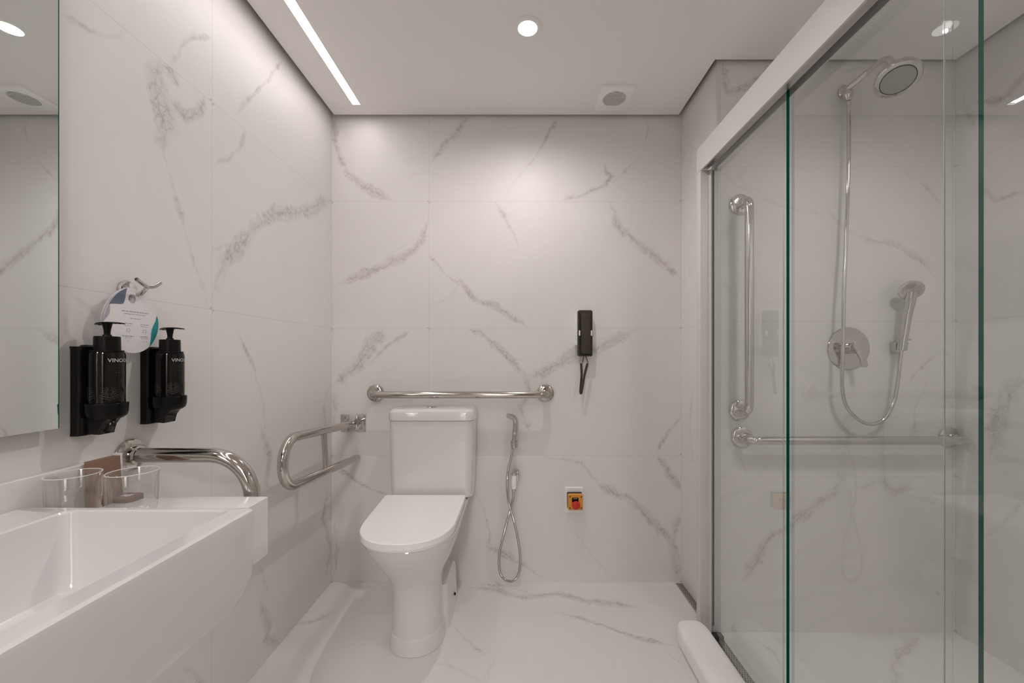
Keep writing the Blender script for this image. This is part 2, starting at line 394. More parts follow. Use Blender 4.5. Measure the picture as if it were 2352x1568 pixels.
DX0, DX1 = -.34, .42
tiled('wall_rear', (XL,YR,0), (1,0,0), (0,0,1), [0,DX0-XL], VS, [], None, M['marble'], step=.1)
tiled('wall_rear', (DX1,YR,0), (1,0,0), (0,0,1), [0,XR-DX1], VS, [], None, M['marble'], step=.1)
tiled('wall_rear', (DX0,YR,2.05), (1,0,0), (0,0,1), [0,DX1-DX0], [0,ZT-2.05], [], None, M['marble'], step=.1)
hall = MB(); hx0, hx1, hy = -1.2, 1.2, YR-1.4  # corridor added behind the camera, lit to brighten the room and its reflections
hall.box(hx0,hx1,hy-.05,hy,0,2.4); hall.box(hx0-.05,hx0,hy,YR-.12,0,2.4); hall.box(hx1,hx1+.05,hy,YR-.12,0,2.4); hall.box(hx0,hx1,hy,YR-.12,2.4,2.45)
hall.box(hx0,DX0,YR-.12,YR-.02,0,2.4); hall.box(DX1,hx1,YR-.12,YR-.02,0,2.4); hall.box(DX0,DX1,YR-.12,YR-.02,2.05,2.4)
tag(hall.build('wall_corridor', M['ceil']), kind='structure')
tag(MB().box(hx0,hx1,hy,YR,-.03,-.0005).build('floor_corridor', M['door']), kind='structure')
FY = PZ(0,1404,0).y
fl_veins = [
 (.026,.9,[(1060,1348),(1130,1352),(1200,1372),(1280,1362),(1350,1380),(1430,1388),(1480,1402)]), (.012,.6,[(1100,1340),(1180,1350),(1260,1372)]),
 (.010,.9,[(1270,1406),(1340,1420),(1420,1450),(1490,1468),(1560,1488)]), (.010,.8,[(1040,1432),(1062,1460),(1085,1480),(1110,1502)]),
 (.009,.6,[(1140,1500),(1120,1540),(1125,1575)]), (.02,.6,[(660,1440),(720,1425),(760,1405)]), (.009,.5,[(780,1430),(840,1408),(880,1406)]),
 (.012,.6,[(1440,1460),(1500,1475),(1580,1530)]),
 (.030,.8,[(2110,1465),(2065,1500),(2050,1530),(2075,1600)]), (.014,.6,[(1730,1462),(1780,1500),(1800,1540)]), (.02,.4,[(1000,1520),(1100,1560),(1200,1600)])]
fx = PZ(1549,1338,0).x
tiled('floor', (XL,YR,0), (1,0,0), (0,1,0), [0, XR-XL, XS-XL], [0, FY-1.2-YR, FY-.6-YR, FY-YR, BACK-YR], fl_veins, lambda x,y: PZ(x,y,0), M['floor'])

# door behind the camera (seen only in reflections)
d1 = MB().box(.0,DX1-.01,YR-.05,YR-.012,.005,2.04).build('door_1', M['door']); tag(d1, kind='structure')
MB().tube(fillet([(.06,YR-.012,1.0),(.06,YR+.04,1.0),(.17,YR+.04,1.0)],.012),.009).build('door_handle', M['brushed'], d1)

# ceiling panel, held 2 cm off every wall, with a slot for the light strip
g_ = .02; s0, s1, se, sb = -.75, -.713, 1.806, -.62
cb = MB(); z0, z1 = ZC, ZC+.014
def cbx(x0,x1,a,b): cb.box(x0,x1,a,b,z0,z1)
xa, xb = XL+g_, XR-g_
cbx(xa,s0,YR+g_,BACK-g_); cbx(s0,s1,se,BACK-g_); cbx(s0,s1,YR+g_,sb); cbx(s1,xb,YR+g_,BACK-g_); cbx(xb,XS-g_,YN+g_,YS-g_)
ce = cb.build('ceiling', M['ceil']); tag(ce, kind='structure')
MB().box(XL-.02,XS+.02,YR-.02,BACK+.02,ZT,ZT+.02).build('ceiling_void_shade', M['void'], ce)

# corner profile at the edge of the tap wall
tr = MB().box(XR-.003,XR+.012,YS-.003,YS+.010,0.0,ZC-.001).build('trim_1', M['alu'], bevel=.001); tag(tr, kind='structure')

# ------------------------------------------------------------------ ceiling fittings
t = thing('led_strip_light', 'long recessed white light strip along the left edge of the ceiling', 'light', (-.7315,.6,ZC))
MB().box(s0+.0015,s1-.0015,sb,se,ZC+.009,ZC+.011).build('diffuser', M['glow'], t)
hb = MB(); hb.box(s0,s0+.0015,sb,se,ZC+.0005,ZC+.013); hb.box(s1-.0015,s1,sb,se,ZC+.0005,ZC+.013)
hb.build('channel', M['white'], t)

def downlight(x, y, label):
    t = thing('downlight', label, 'light', (x,y,ZC))
    MB().lathe([(.0385,0),(.0385,-.0025),(.041,-.004),(.050,-.003),(.0515,0)], (x,y,ZC), n=56, cap=False).build('trim_ring', M['ceil'], t)
    MB().lathe([(.0335,-.0005),(.0335,-.0035),(.0385,-.003),(.0385,-.0005)], (x,y,ZC), n=48, cap=False).build('lamp_collar', M['white'], t)
    MB().lathe([(0,-.0048),(.015,-.0046),(.0335,-.003),(.0335,-.0003),(0,-.0003)], (x,y,ZC), n=48, cap=False).build('lens', M['glow2'], t)
M['glow2'] = mat('spot_lens', (1,1,1), .5, noise=.01, nscale=3, emis=(1,.98,.96), es=.72)
downlight(DL[0], DL[1], 'round recessed ceiling spotlight above the toilet area')

fx0, fx1, fy0, fy1 = .345, .492, 1.672, 1.835
t = thing('exhaust_fan', 'square white ceiling extractor fan with a round slatted grille', 'extractor fan', ((fx0+fx1)/2,(fy0+fy1)/2,ZC))
R = [rrect(fx0,fx1,fy0,fy1,ZC,.008), rrect(fx0,fx1,fy0,fy1,ZC-.010,.008), rrect(fx0+.008,fx1-.008,fy0+.008,fy1-.008,ZC-.016,.008)]
MB().rings(R).build('cover', M['white'], t, bevel=.0008)
gx, gy = PZ(1411,226,ZC-.016).x, PZ(1411,226,ZC-.016).y; gr = .049
gb_ = MB().lathe([(0,-.0166),(gr,-.0166),(gr,-.0155),(0,-.0155)], (gx,gy,ZC), n=48, cap=False).build('grille_opening', M['fanback'], t)
sl = MB()
for k in range(-5,6):
    yy = gy+k*.0082; h = math.sqrt(max(0,gr*gr-(k*.0082)**2))
    if h > .01: sl.box(gx-h,gx+h,yy-.0022,yy+.0026,ZC-.0195,ZC-.0166)
sl.build('grille_slats', M['slat'], t)
MB().lathe([(gr,-.016),(gr,-.0185),(gr+.003,-.0185),(gr+.004,-.016)], (gx,gy,ZC), n=48, cap=False).build('grille_rim', M['white'], t)

# ------------------------------------------------------------------ mirror
t = thing('mirror', 'large frameless wall mirror above the washbasin', 'mirror', (XM,.36,1.5))
my = -XM*F/(CX-134.)
MB().box(XM-.004,XM,-.35,my,.928,2.08).build('mirror_glass', M['mirror'], t)
MB().box(XM-.004,XM+.0003,my,my+.0012,.928,2.08).build('polished_edge', M['green_edge'], t)
MB().box(XL+.0005,XM-.004,-.31,my-.02,.95,2.06).build('backing_board', M['blackm'], t)

# ------------------------------------------------------------------ vanity counter and basin
CZ, CXF, CYE = .758, -.5475, .8756
t = thing('vanity_counter', 'white vanity counter with a low backsplash under the mirror', 'counter', (-.7,.3,CZ))
for ya_, yb_ in ((.7045,CYE),(-.55,.0985)): MB().box(XL+.0005,CXF,ya_,yb_,CZ-.125,CZ).build('worktop', M['solid'], t, bevel=.0015)
MB().box(XL+.0005,-.868,-.55,CYE,CZ+.0002,.848).build('backsplash', M['solid'], t, bevel=.0015)
BZ = .80
bx0, bx1, by0, by1 = -.8672, -.459, .10, .703
t = thing('washbasin', 'rectangular white ceramic washbasin projecting from the vanity counter', 'washbasin', (-.66,.4,BZ))
ix0, ix1, iy0, iy1 = -.769, -.497, .16, .684
R = [rrect(bx0+.03,bx1-.045,by0+.03,by1-.045,.636,.03), rrect(bx0+.008,bx1-.012,by0+.01,by1-.012,.645,.035), rrect(bx0,bx1-.003,by0+.003,by1-.003,.665,.03),
     rrect(bx0,bx1,by0,by1,.69,.016), rrect(bx0,bx1,by0,by1,BZ-.008,.012), rrect(bx0+.0015,bx1-.0015,by0+.0015,by1-.0015,BZ-.003,.012), rrect(bx0+.006,bx1-.006,by0+.006,by1-.006,BZ,.010),
     rrect(ix0-.004,ix1+.004,iy0-.004,iy1+.004,BZ,.018), rrect(ix0-.001,ix1+.001,iy0-.001,iy1+.001,BZ-.0025,.018), rrect(ix0,ix1,iy0,iy1,BZ-.008,.018),
     rrect(ix0+.004,ix1-.004,iy0+.004,iy1-.004,BZ-.112,.022), rrect(ix0+.010,ix1-.010,iy0+.010,iy1-.010,BZ-.128,.026), rrect(ix0+.026,ix1-.026,iy0+.026,iy1-.026,BZ-.133,.03)]
MB().rings(R).build('basin_body', M['ceramic'], t)
MB().lathe([(0,.0),(.026,.0),(.030,.001),(.032,-.002),(0,-.002)], ((ix0+ix1)/2,.42,BZ-.1325), n=40, cap=False).build('drain_plug', M['chrome'], t)
# slim raised line moulded in the bowl floor
MB().tube(fillet([(ix0+.034,.30,BZ-.1325),(ix0+.034,iy1-.045,BZ-.1325),(ix1-.034,iy1-.045,BZ-.1325)],.05),.0022,n=8).build('moulded_ridge', M['ceramic'], t)

# tumblers and cartons on the counter
def tumbler(x, y, label):
    pr = [(0,.0006),(.033,.0006),(.0355,.003),(.0372,.02),(.0385,.05),(.0385,.086),(.0378,.0875),(.0370,.086),(.0368,.05),(.0355,.02),(.0335,.010),(.030,.0075),(0,.0070)]
    o = MB().lathe(pr, (x,y,CZ), n=64, cap=False).build('drinking_glass', M['tumbler'])
    rim = MB(); rg = [[(x+(.0378+.0007*math.cos(b))*math.cos(a), y+(.0378+.0007*math.cos(b))*math.sin(a), CZ+.0873+.0007*math.sin(b)) for b in [2*PI*k/8 for k in range(8)]] for a in [2*PI*k/72 for k in range(73)]]
    rim.rings(rg, cap=False); rim.build('rim', M['edge_light'], o)  # pale ring painted for the light caught on the glass rim
    return tag(o, label, 'glass', 'clear tumblers on the vanity counter')
p = PZ(305,1188,CZ); tumbler(p.x, p.y, 'clear glass tumbler on the counter nearer the grab bar, right of the other tumbler')
p = PZ(168,1193,CZ); tumbler(max(p.x,-.826), p.y-.006, 'clear glass tumbler against the backsplash, left of the other tumbler')
t = thing('paper_carton', 'plain brown kraft carton standing against the backsplash', 'box', (-.85,.82,CZ))
ya, yb = .7985, .8555
bk = MB(); bk.extr([(-.866,ya+.004,CZ+.0005),(-.846,ya+.004,CZ+.0005),(-.846,ya-.002,CZ+.05),(-.850,ya,CZ+.095),(-.866,ya,CZ+.095)], (0,yb-ya,0))
bk.build('carton_body', M['kraft'], t, bevel=.0008)
MB().box(-.866,-.8495,yb-.0005,yb+.004,CZ+.012,CZ+.099).build('carton_liner', M['paper'], t)
p = PZ(296,1146,CZ)
t = thing('soap_box', 'small flat brown eight-sided soap box lying on the counter behind the tumbler', 'soap box', (p.x,p.y-.004,CZ))
hw, hh, c_ = .026, .019, .009
oc = [(hw,-hh+c_),(hw,hh-c_),(hw-c_,hh),(-hw+c_,hh),(-hw,hh-c_),(-hw,-hh+c_),(-hw+c_,-hh),(hw-c_,-hh)]
MB().extr([(p.x+a,p.y-.004+b,CZ+.0005) for a,b in oc],(0,0,.009)).build('box_body', M['soap'], t, bevel=.0006)
MB().box(p.x-.010,p.x+.010,p.y-.010,p.y+.002,CZ+.0097,CZ+.0101).build('box_label', M['light_ink'], t)

# ------------------------------------------------------------------ soap dispensers
def text_bm(s, size, place, depth=.0002):
    cu = bpy.data.curves.new('t', 'FONT'); cu.body = s; cu.size = size; cu.align_x = 'CENTER'; cu.align_y = 'CENTER'; cu.resolution_u = 3
    o = bpy.data.objects.new('t', cu); C.objects.link(o)
    bpy.context.view_layer.update(); dg = bpy.context.evaluated_depsgraph_get()
    me = o.evaluated_get(dg).to_mesh(); v = [place(a.co.x, a.co.y) for a in me.vertices]; f = [tuple(q.vertices) for q in me.polygons]
    o.evaluated_get(dg).to_mesh_clear(); bpy.data.objects.remove(o); bpy.data.curves.remove(cu)
    return v, f
BXX, BR = -.8385, .0275
def dispenser(yc, label):
    t = thing('soap_dispenser', label, 'soap dispenser', (XL,yc,.905))
    w2 = .026
    a = MB()
    # wall plate with rounded front, slightly dished top
    R = []
    for z, e in ((.905,.0),(.912,.001),(1.078,.001),(1.083,-.001)):
        R.append([(XL+.0005,yc-w2+e,z),(XL+.015,yc-w2+e,z),(XL+.0195,yc-w2*.7,z),(XL+.021,yc,z),(XL+.0195,yc+w2*.7,z),(XL+.015,yc+w2-e,z),(XL+.0005,yc+w2-e,z)])
    a.rings(R)
    wp = a.build('wall_bracket', M['black'], t, bevel=.0008)
    MB().lathe([(0,.004),(.010,.0035),(.0135,0)], (XL+.010,yc,1.083), n=28, cap=False).build('release_button', M['blackm'], wp)
    # foot sweeping out under the cup
    ft = MB(); prof = [(XL+.018,.908),(XL+.048,.906),(XL+.050,.915),(XL+.053,.925),(XL+.062,.936),(XL+.072,.942),(XL+.018,.942)]
    ft.extr([(x,yc-.016,z) for x,z in prof],(0,.032,0)); ft.build('bracket_foot', M['black'], wp, bevel=.0015)
    MB().lathe([(.0,.938),(.024,.938),(.0295,.943),(.0315,.950),(.0322,.968),(.0316,.969),(.0290,.9685),(.0290,.944),(0,.942)], (BXX,yc,0), n=48, cap=False).build('holder_cup', M['blackm'], wp)
    MB().box(BXX+.031,BXX+.0345,yc-.006,yc+.006,.958,.970).build('cup_tab', M['blackm'], wp, bevel=.0005)
    bt = MB().lathe([(0,.9425),(.026,.9425),(.0275,.948),(BR,1.066),(.0262,1.0715),(.0225,1.0735),(0,1.0735)], (BXX,yc,0), n=56, cap=False).build('bottle', M['black'], t)
    MB().lathe([(0,1.0725),(.0255,1.0725),(.0255,1.0755),(.0205,1.076),(.0200,1.103),(.0192,1.104),(.0075,1.104),(.0065,1.108),(0,1.108)], (BXX,yc,0), n=40, cap=False).build('pump_collar', M['blackm'], bt)
    MB().lathe([(0,1.104),(.0048,1.104),(.0052,1.115),(.0075,1.128),(.0085,1.131),(0,1.131)], (BXX,yc,0), n=24, cap=False).build('pump_stem', M['blackm'], bt)
    # thin curved press plate
    v = []; f = []; nx, ny = 14, 6
    for i in range(nx+1):
        for j in range(ny+1):
            s_, q_ = i/nx*2-1, j/ny*2-1
            wy = .0125*math.sqrt(max(.05,1-(s_*.93)**2))
            X = BXX+.005+s_*.0265; z = 1.1335-.0035*s_*s_+(.0015 if s_>0 else 0)*s_-.001*q_*q_
            v.append((X, yc+q_*wy, z))
    for i in range(nx):
        for j in range(ny): k = i*(ny+1)+j; f.append((k,k+ny+1,k+ny+2,k+1))
    hd = MB().add(v,f); n_ = len(v)
    hd.add([(x,y,z-.0022) for x,y,z in v],[q[::-1] for q in f])
    rim = [i*(ny+1) for i in range(nx+1)]+[nx*(ny+1)+j for j in range(1,ny+1)]+[i*(ny+1)+ny for i in range(nx-1,-1,-1)]+[j for j in range(ny-1,0,-1)]
    hd.f += [(rim[k],rim[(k+1)%len(rim)],rim[(k+1)%len(rim)]+n_,rim[k]+n_) for k in range(len(rim))]
    hd.build('pump_head', M['blackm'], bt)
    def wrap(zc, rad=BR+.0003):
        return lambda u, v_: (BXX+rad*math.cos(u/rad), yc+rad*math.sin(u/rad)*1.0, zc+v_)
    # text runs round the bottle; mirrored u so that it reads from outside
    v, f = text_bm('VINOOC', .0105, wrap(1.055)); MB().add(v, f).build('logo_text', M['light_ink'], bt)
    fine = MB()
    for zc, s_, sz in ((1.0465,'· · · · ·',.006),(1.040,'- - - - - -',.005),(1.030,'•  •  •  •',.006),(1.014,'- - -',.006)):
        v, f = text_bm(s_, sz, wrap(zc)); fine.add(v, f)
    fine.build('fine_print', M['dim_ink'], bt)
    # line pattern of rays and chevrons near the base
    pat = MB(); wr = wrap(.992)
    def seg(a, b, wd=.00025):
        a = np.array(a); b = np.array(b); n = max(2,int(np.linalg.norm(b-a)/.002)); d = (b-a)/np.linalg.norm(b-a); nn = np.array([-d[1],d[0]])*wd
        for k in range(n):
            p0 = a+(b-a)*k/n; p1 = a+(b-a)*(k+1)/n
            pat.add([wr(*(p0-nn)),wr(*(p1-nn)),wr(*(p1+nn)),wr(*(p0+nn))],[(0,1,2,3)])
    for cx_ in (-.054,-.018,.018,.054):
        for k in range(8):
            a = k*PI/8; 
            if k == 4: continue
            seg((cx_+.0035*math.cos(a),.0035*math.sin(a)),(cx_+.012*math.cos(a),.012*math.sin(a)))
            seg((cx_-.0035*math.cos(a),-.0035*math.sin(a)),(cx_-.012*math.cos(a),-.012*math.sin(a)))
        for dz in (-.012,-.016): seg((cx_-.014,dz+.006),(cx_,dz)); seg((cx_,dz),(cx_+.014,dz+.006))
    pat.build('ray_pattern', M['dim_ink'], bt)
    return t
g1 = 'black pump soap dispensers on the wall'
tag(dispenser(.8170, 'black pump soap dispenser on the wall next to the mirror edge'), group=g1)
tag(dispenser(.9640, 'black pump soap dispenser farther from the mirror, right of the hanging card'), group=g1)

# ------------------------------------------------------------------ robe hook and hanging card
t = thing('robe_hook', 'small chrome double robe hook on the left wall holding a card', 'hook', (XL,.906,1.214))
MB().lathe([(0,0),(.0205,0),(.0205,.003),(.018,.0085),(.012,.011),(0,.0115)], (XL+.0005,.906,1.214),(1,0,0), n=40, cap=False).build('wall_rose', M['chrome'], t)
fk = Vector((-.8385,.906,1.2205))
MB().tube(smooth_path([(XL+.008,.906,1.208),(-.868,.906,1.203),(-.856,.906,1.204),(-.847,.906,1.211),fk]),.0042,n=14).build('hook_arm', M['chrome'], t)
for q in ([fk,(-.833,.888,1.224),(-.827,.868,1.2305)], [fk,(-.834,.918,1.2235),(-.832,.932,1.2350)]):
    MB().tube(smooth_path(q),[.0044]*24+[.0040],n=14).build('hook_prong', M['chrome'], t)

def egg(yc, zc, hw, ht, rot=0, n=56):
    P = []
    for k in range(n):
        a = 2*PI*k/n; s_ = math.sin(a); c_ = math.cos(a)
        wd = hw*(1-.20*(s_>0)*s_**1.0-.10*(s_>0)*s_**6); P.append((wd*c_, ht*s_))
    return [(yc+y*math.cos(rot)-z*math.sin(rot), zc+y*math.sin(rot)+z*math.cos(rot)) for y,z in P]
def card(X, yc, zc, hw, ht, rot, hole, m, name, parent):
    O = egg(yc, zc, hw, ht, rot); n = len(O); hr = .0088
    a0 = math.atan2(O[0][1]-hole[1], O[0][0]-hole[0]); v = []
    H = []
    for (y,z) in O:
        a = math.atan2(z-hole[1], y-hole[0]); H.append((hole[0]+hr*math.cos(a), hole[1]+hr*1.15*math.sin(a)))
    t_ = .0006
    v = [(X+t_,y,z) for y,z in O]+[(X+t_,y,z) for y,z in H]+[(X,y,z) for y,z in O]+[(X,y,z) for y,z in H]; f = []
    for k in range(n):
        j = (k+1)%n; f += [(k,j,n+j,n+k),(2*n+k,3*n+k,3*n+j,2*n+j),(k,2*n+k,2*n+j,j),(n+k,n+j,3*n+j,3*n+k)]
    return MB().add(v,f).build(name, m, parent)
ct = thing('door_hanger_card', 'white egg-shaped printed card with a teal edge hanging from the robe hook', 'card', (-.862,.9,1.194))
hole = (.893, 1.1915)
CYc, CHW = .8945, .0635
fc = card(-.8615, CYc, 1.1435, CHW, .0725, math.radians(3), hole, M['paper'], 'front_card', ct)
card(-.8660, CYc-.002, 1.1440, CHW-.001, .0725, math.radians(1), (.8925,1.1915), M['paper'], 'rear_card', ct)
# teal swoosh on the front card's far lower edge
E = egg(CYc,1.1435,CHW-.0002,.0723,math.radians(3),n=120); cc = (CYc,1.1435)
for Kk, amt, nm in ((list(range(102,120))+list(range(0,5)),.24,'teal'), (list(range(34,52)),.36,'bluecard'), (list(range(50,62)),.14,'lavender')):
    outer = [E[k] for k in Kk]; inner = []
    for i, (y,z) in enumerate(outer):
        s_ = math.sin(PI*i/(len(outer)-1))*amt; inner.append((y+(cc[0]-y)*s_, z+(cc[1]-z)*s_))
    n = len(outer); v = [(-.8606,y,z) for y,z in outer]+[(-.8606,y,z) for y,z in inner]
    MB().add(v,[(k,k+1,n+k+1,n+k) for k in range(n-1)]).build({'teal':'teal_print','bluecard':'blue_print','lavender':'lavender_print'}[nm], M[nm], fc)
ln = MB()
def words(yc, z, L_, h):
    y = yc-L_/2
    while y < yc+L_/2-.001:
        w_ = random.uniform(.004,.009); w_ = min(w_, yc+L_/2-y); ln.add([(-.8606,y,z-h),(-.8606,y+w_,z-h),(-.8606,y+w_,z+h),(-.8606,y,z+h)],[(0,1,2,3)]); y += w_+.0014
words(.900,1.163,.062,.0008); words(.900,1.1575,.052,.0005); words(.901,1.148,.026,.0005)
for yy in (.884,.922):
    words(yy,1.136,.020,.0006); words(yy,1.1315,.018,.0004); words(yy,1.1085,.028 if yy<.9 else .020,.0007); words(yy,1.1045,.016,.0004)
    for k in range(5): a = 2*PI*k/5; ln.add([(-.8606,yy+.004*math.cos(a)-.0008,1.121+.0035*math.sin(a)-.0008),(-.8606,yy+.004*math.cos(a)+.0012,1.121+.0035*math.sin(a)-.0008),(-.8606,yy+.004*math.cos(a)+.0012,1.121+.0035*math.sin(a)+.001),(-.8606,yy+.004*math.cos(a)-.0008,1.121+.0035*math.sin(a)+.001)],[(0,1,2,3)])
for yy in (.884,.917,.922,.927): ln.add([(-.8606,yy-.0012,1.097),(-.8606,yy+.0012,1.097),(-.8606,yy,1.0995)],[(0,1,2)])
ln.build('printed_lines', M['grey_ink'], fc)

# ------------------------------------------------------------------ grab bars
def rose(o, axis, r, name, parent, th=.011, m='steel'):
    return MB().lathe([(0,0.0004),(r,.0004),(r,.004),(r*.97,.0065),(r*.80,th),(r*.56,th+.001),(0,th+.001)], o, axis, n=44, cap=False).build(name, M[m], parent)
t = thing('grab_bar', 'bent chrome grab bar beside the washbasin, curving down from the left wall', 'grab bar', (XL,.9135,.839))
MB().tube(fillet([(XL+.003,.9135,.839),(-.6075,.9135,.839),(-.6075,.9135,.56),(XL+.003,.9135,.56)],[.095,.095],14),.0165,n=28).build('bar_tube', M['steel'], t)
rose((XL,.9135,.839),(1,0,0),.037,'wall_flange',t,.010); rose((XL,.9135,.56),(1,0,0),.037,'wall_flange',t,.010)
MB().lathe([(0.0166,.011),(.021,.011),(.021,.022),(.0166,.024)],(XL,.9135,.839),(1,0,0),n=28,cap=False).build('flange_collar', M['steel'], t)

t = thing('grab_bar', 'long straight steel grab bar on the back wall just above the toilet cistern', 'grab bar', (-.27,BACK,.895))
xl_, xr_ = PY(863,0,BACK).x, PY(1253,0,BACK).x; zb = PY(0,902,BACK).z
yb_ = 1.822
MB().tube(fillet([(xl_,BACK-.003,zb),(xl_,yb_,zb-.002),(xr_,yb_,zb-.002),(xr_,BACK-.003,zb)],[.045,.045],12),.0160,n=28).build('bar_tube', M['steel'], t)
for x in (xl_,xr_): rose((x,BACK,zb),(0,-1,0),.040,'wall_flange',t)

t = thing('folding_grab_bar', 'hinged looped chrome grab bar on the back wall left of the toilet', 'grab bar', (-.78,BACK,.753))
for xa_, xb2, cheek in ((-.842,-.803,-.803),(-.768,-.726,-.768)):
    a = MB().box(xa_,xb2,BACK-.006,BACK-.0004,.713,.793)
    pl = a.build('wall_plate', M['chrome'], t, bevel=.002)
    x0_ = cheek-(.005 if cheek==-.803 else 0)
    MB().extr([(x0_,BACK-.005,.713),(x0_,BACK-.005,.793),(x0_,BACK-.03,.775),(x0_,BACK-.052,.765),(x0_,BACK-.052,.741),(x0_,BACK-.03,.730)],(.005,0,0)).build('hinge_cheek', M['chrome'], pl, bevel=.0008)
    for dz in (-.026,.026): MB().lathe([(0,.0),(.0055,.0),(.005,.003),(0,.0035)],((xa_+xb2)/2,BACK-.006,.753+dz),(0,-1,0),n=16,cap=False).build('screw_head', M['steel'], pl)
MB().lathe([(0,-.006),(.008,-.006),(.008,.044),(0,.044)],(-.806,1.862,.753),(1,0,0),n=24,cap=False).build('hinge_pin', M['chrome'], t)
P_ = [(-.778,1.862,.754),(-.752,1.277,.800),(-.752,1.277,.640),(-.757,1.868,.595)]
lp = fillet(P_,[.078,.078],16)
MB().tube(lp,.0162,n=28).build('bar_loop', M['steel'], t)
MB().lathe([(0,.014),(.009,.012),(.0145,.006),(.0162,0)],P_[3],(-.005,.6,-.045),n=28,cap=False).build('end_cap', M['steel'], t)
MB().lathe([(0,.022),(.009,.020),(.013,.012),(.0162,0)],P_[0],(-.02,.6,-.05),n=28,cap=False).build('hinge_end', M['steel'], t)
MB().tube([(-.764,1.570,.776),(-.7545,1.570,.617)],.0105,n=22).build('strut', M['steel'], t)

t = thing('grab_bar', 'vertical chrome grab bar on the shower tap wall', 'grab bar', (.85,YS,1.25))
p1, p2 = PY(1698,470,YS), PY(1698,942,YS); yo = YS-.068
MB().tube(fillet([(p1.x,YS-.003,p1.z),(p1.x,yo,p1.z),(p2.x,yo,p2.z),(p2.x,YS-.003,p2.z)],[.040,.040],12),.0155,n=28).build('bar_tube', M['chrome'], t)
for q in (p1,p2): rose((q.x,YS,q.z),(0,-1,0),.040,'wall_flange',t,m='chrome')
t = thing('grab_bar', 'horizontal chrome grab bar low on the shower tap wall', 'grab bar', (1.25,YS,.76))
p1, p2 = PY(1703,1003,YS), PY(2178,1003,YS)
MB().tube(fillet([(p1.x,YS-.003,p1.z),(p1.x,yo,p1.z),(p2.x,yo,p2.z),(p2.x,YS-.003,p2.z)],[.05,.05],12),.0155,n=28).build('bar_tube', M['chrome'], t)
for q in (p1,p2): rose((q.x,YS,q.z),(0,-1,0),.040,'wall_flange',t,m='chrome')

# ------------------------------------------------------------------ toilet
TX = -.384
t = thing('toilet', 'white close-coupled toilet with closed lid against the back wall', 'toilet', (TX,1.6,0))
def dsec(z, yf, yc, yb, hw, rb=.03, cx_=TX, n=36, pw=1.0, m_=5):
    P = []
    for k in range(n+1):
        a = PI*k/n; c_ = math.cos(a); s_ = math.sin(a)
        P.append((cx_+hw*math.copysign(abs(c_)**pw,c_), yc-(yc-yf)*s_**pw, z))
    for k in range(m_+1):
        a = PI/2*k/m_; P.append((cx_-hw+rb-rb*math.cos(a), yb-rb+rb*math.sin(a), z))
    for k in range(m_+1):
        a = PI/2*k/m_; P.append((cx_+hw-rb+rb*math.sin(a), yb-rb+rb*math.cos(a), z))
    return P
# P starts at +x front side ... goes through the front to -x, then the back
S = [(.0,1.418,1.53,1.72,.098,.04),(.003,1.415,1.53,1.72,.1005,.04),(.055,1.420,1.53,1.71,.0965,.04),(.060,1.424,1.53,1.62,.0910,.04),(.16,1.418,1.52,1.60,.0885,.045),
     (.22,1.408,1.52,1.58,.0890,.040),(.262,1.390,1.52,1.60,.096,.04),(.30,1.362,1.52,1.64,.113,.04),(.34,1.328,1.51,1.68,.133,.03),(.38,1.296,1.50,1.72,.148,.03),
     (.412,1.272,1.48,1.74,.158,.03),(.435,1.260,1.46,1.78,.163,.03),(.446,1.256,1.45,1.86,.164,.03),(.450,1.258,1.45,1.875,.162,.03)]
b = MB().rings([dsec(z,yf,yc,yb,hw,rb,pw=.92) for z,yf,yc,yb,hw,rb in S]).build('bowl', M['ceramic'], t)
ft = MB(); R = []
for z, hw, yb in ((0,.112,1.79),(.05,.110,1.785),(.13,.108,1.78),(.168,.104,1.775),(.176,.096,1.767)):
    R.append(rrect(TX-hw,TX+hw,1.56,yb,z,.022))
ft.rings(R).build('rear_foot', M['ceramic'], b)
MB().lathe([(0,.009),(.005,.008),(.007,0)],(TX+.1085,1.70,.062),(1,0,0),n=20,cap=False).build('floor_bolt', M['blackm'], b)
MB().lathe([(0,.004),(.011,.003),(.012,0)],(TX+.1075,1.70,.062),(1,0,0),n=24,cap=False).build('bolt_washer', M['chrome'], b)
sx = -.3925
def taper(P):
    o = []
    for x, y, z in P:
        k = min(1, max(0, (1.69-y)/.30)); o.append((sx+.0085*k+(x-sx)*(1-.045*k), y, z))
    return o
MB().rings([taper(dsec(.4515,1.250,1.43,1.672,.166,.02,sx,pw=.9)),taper(dsec(.4595,1.250,1.43,1.672,.166,.02,sx,pw=.9))]).build('seat_ring', M['seat'], t, bevel=.002)
MB().rings([taper(dsec(z,yf,1.43,yb,hw,.010,sx,pw=.88)) for z,yf,yb,hw in ((.4615,1.244,1.690,.1675),(.463,1.241,1.690,.1695),(.4815,1.241,1.690,.1695),(.484,1.2435,1.688,.1675))]).build('seat_lid', M['seat'], t)
cx0, cx1 = -.562, -.1965; cyf = 1.717
R = [rrect(cx0+.008,cx1-.008,cyf+.006,1.885,.462,.03), rrect(cx0+.006,cx1-.006,cyf+.004,1.888,.50,.032), rrect(cx0+.002,cx1-.002,cyf,1.89,.60,.034), rrect(cx0,cx1,cyf-.001,1.89,.790,.034)]
ci = MB().rings(R).build('cistern', M['ceramic'], t)
e = .003
R = [rrect(cx0-e+.002,cx1+e-.002,cyf-.005,1.893,.7915,.035), rrect(cx0-e,cx1+e,cyf-.007,1.893,.794,.036), rrect(cx0-e,cx1+e,cyf-.007,1.893,.818,.036), rrect(cx0-e+.003,cx1+e-.003,cyf-.003,1.892,.830,.034), rrect(cx0+.006,cx1-.006,cyf+.006,1.888,.8375,.030), rrect(cx0+.02,cx1-.02,cyf+.02,1.878,.840,.02)]
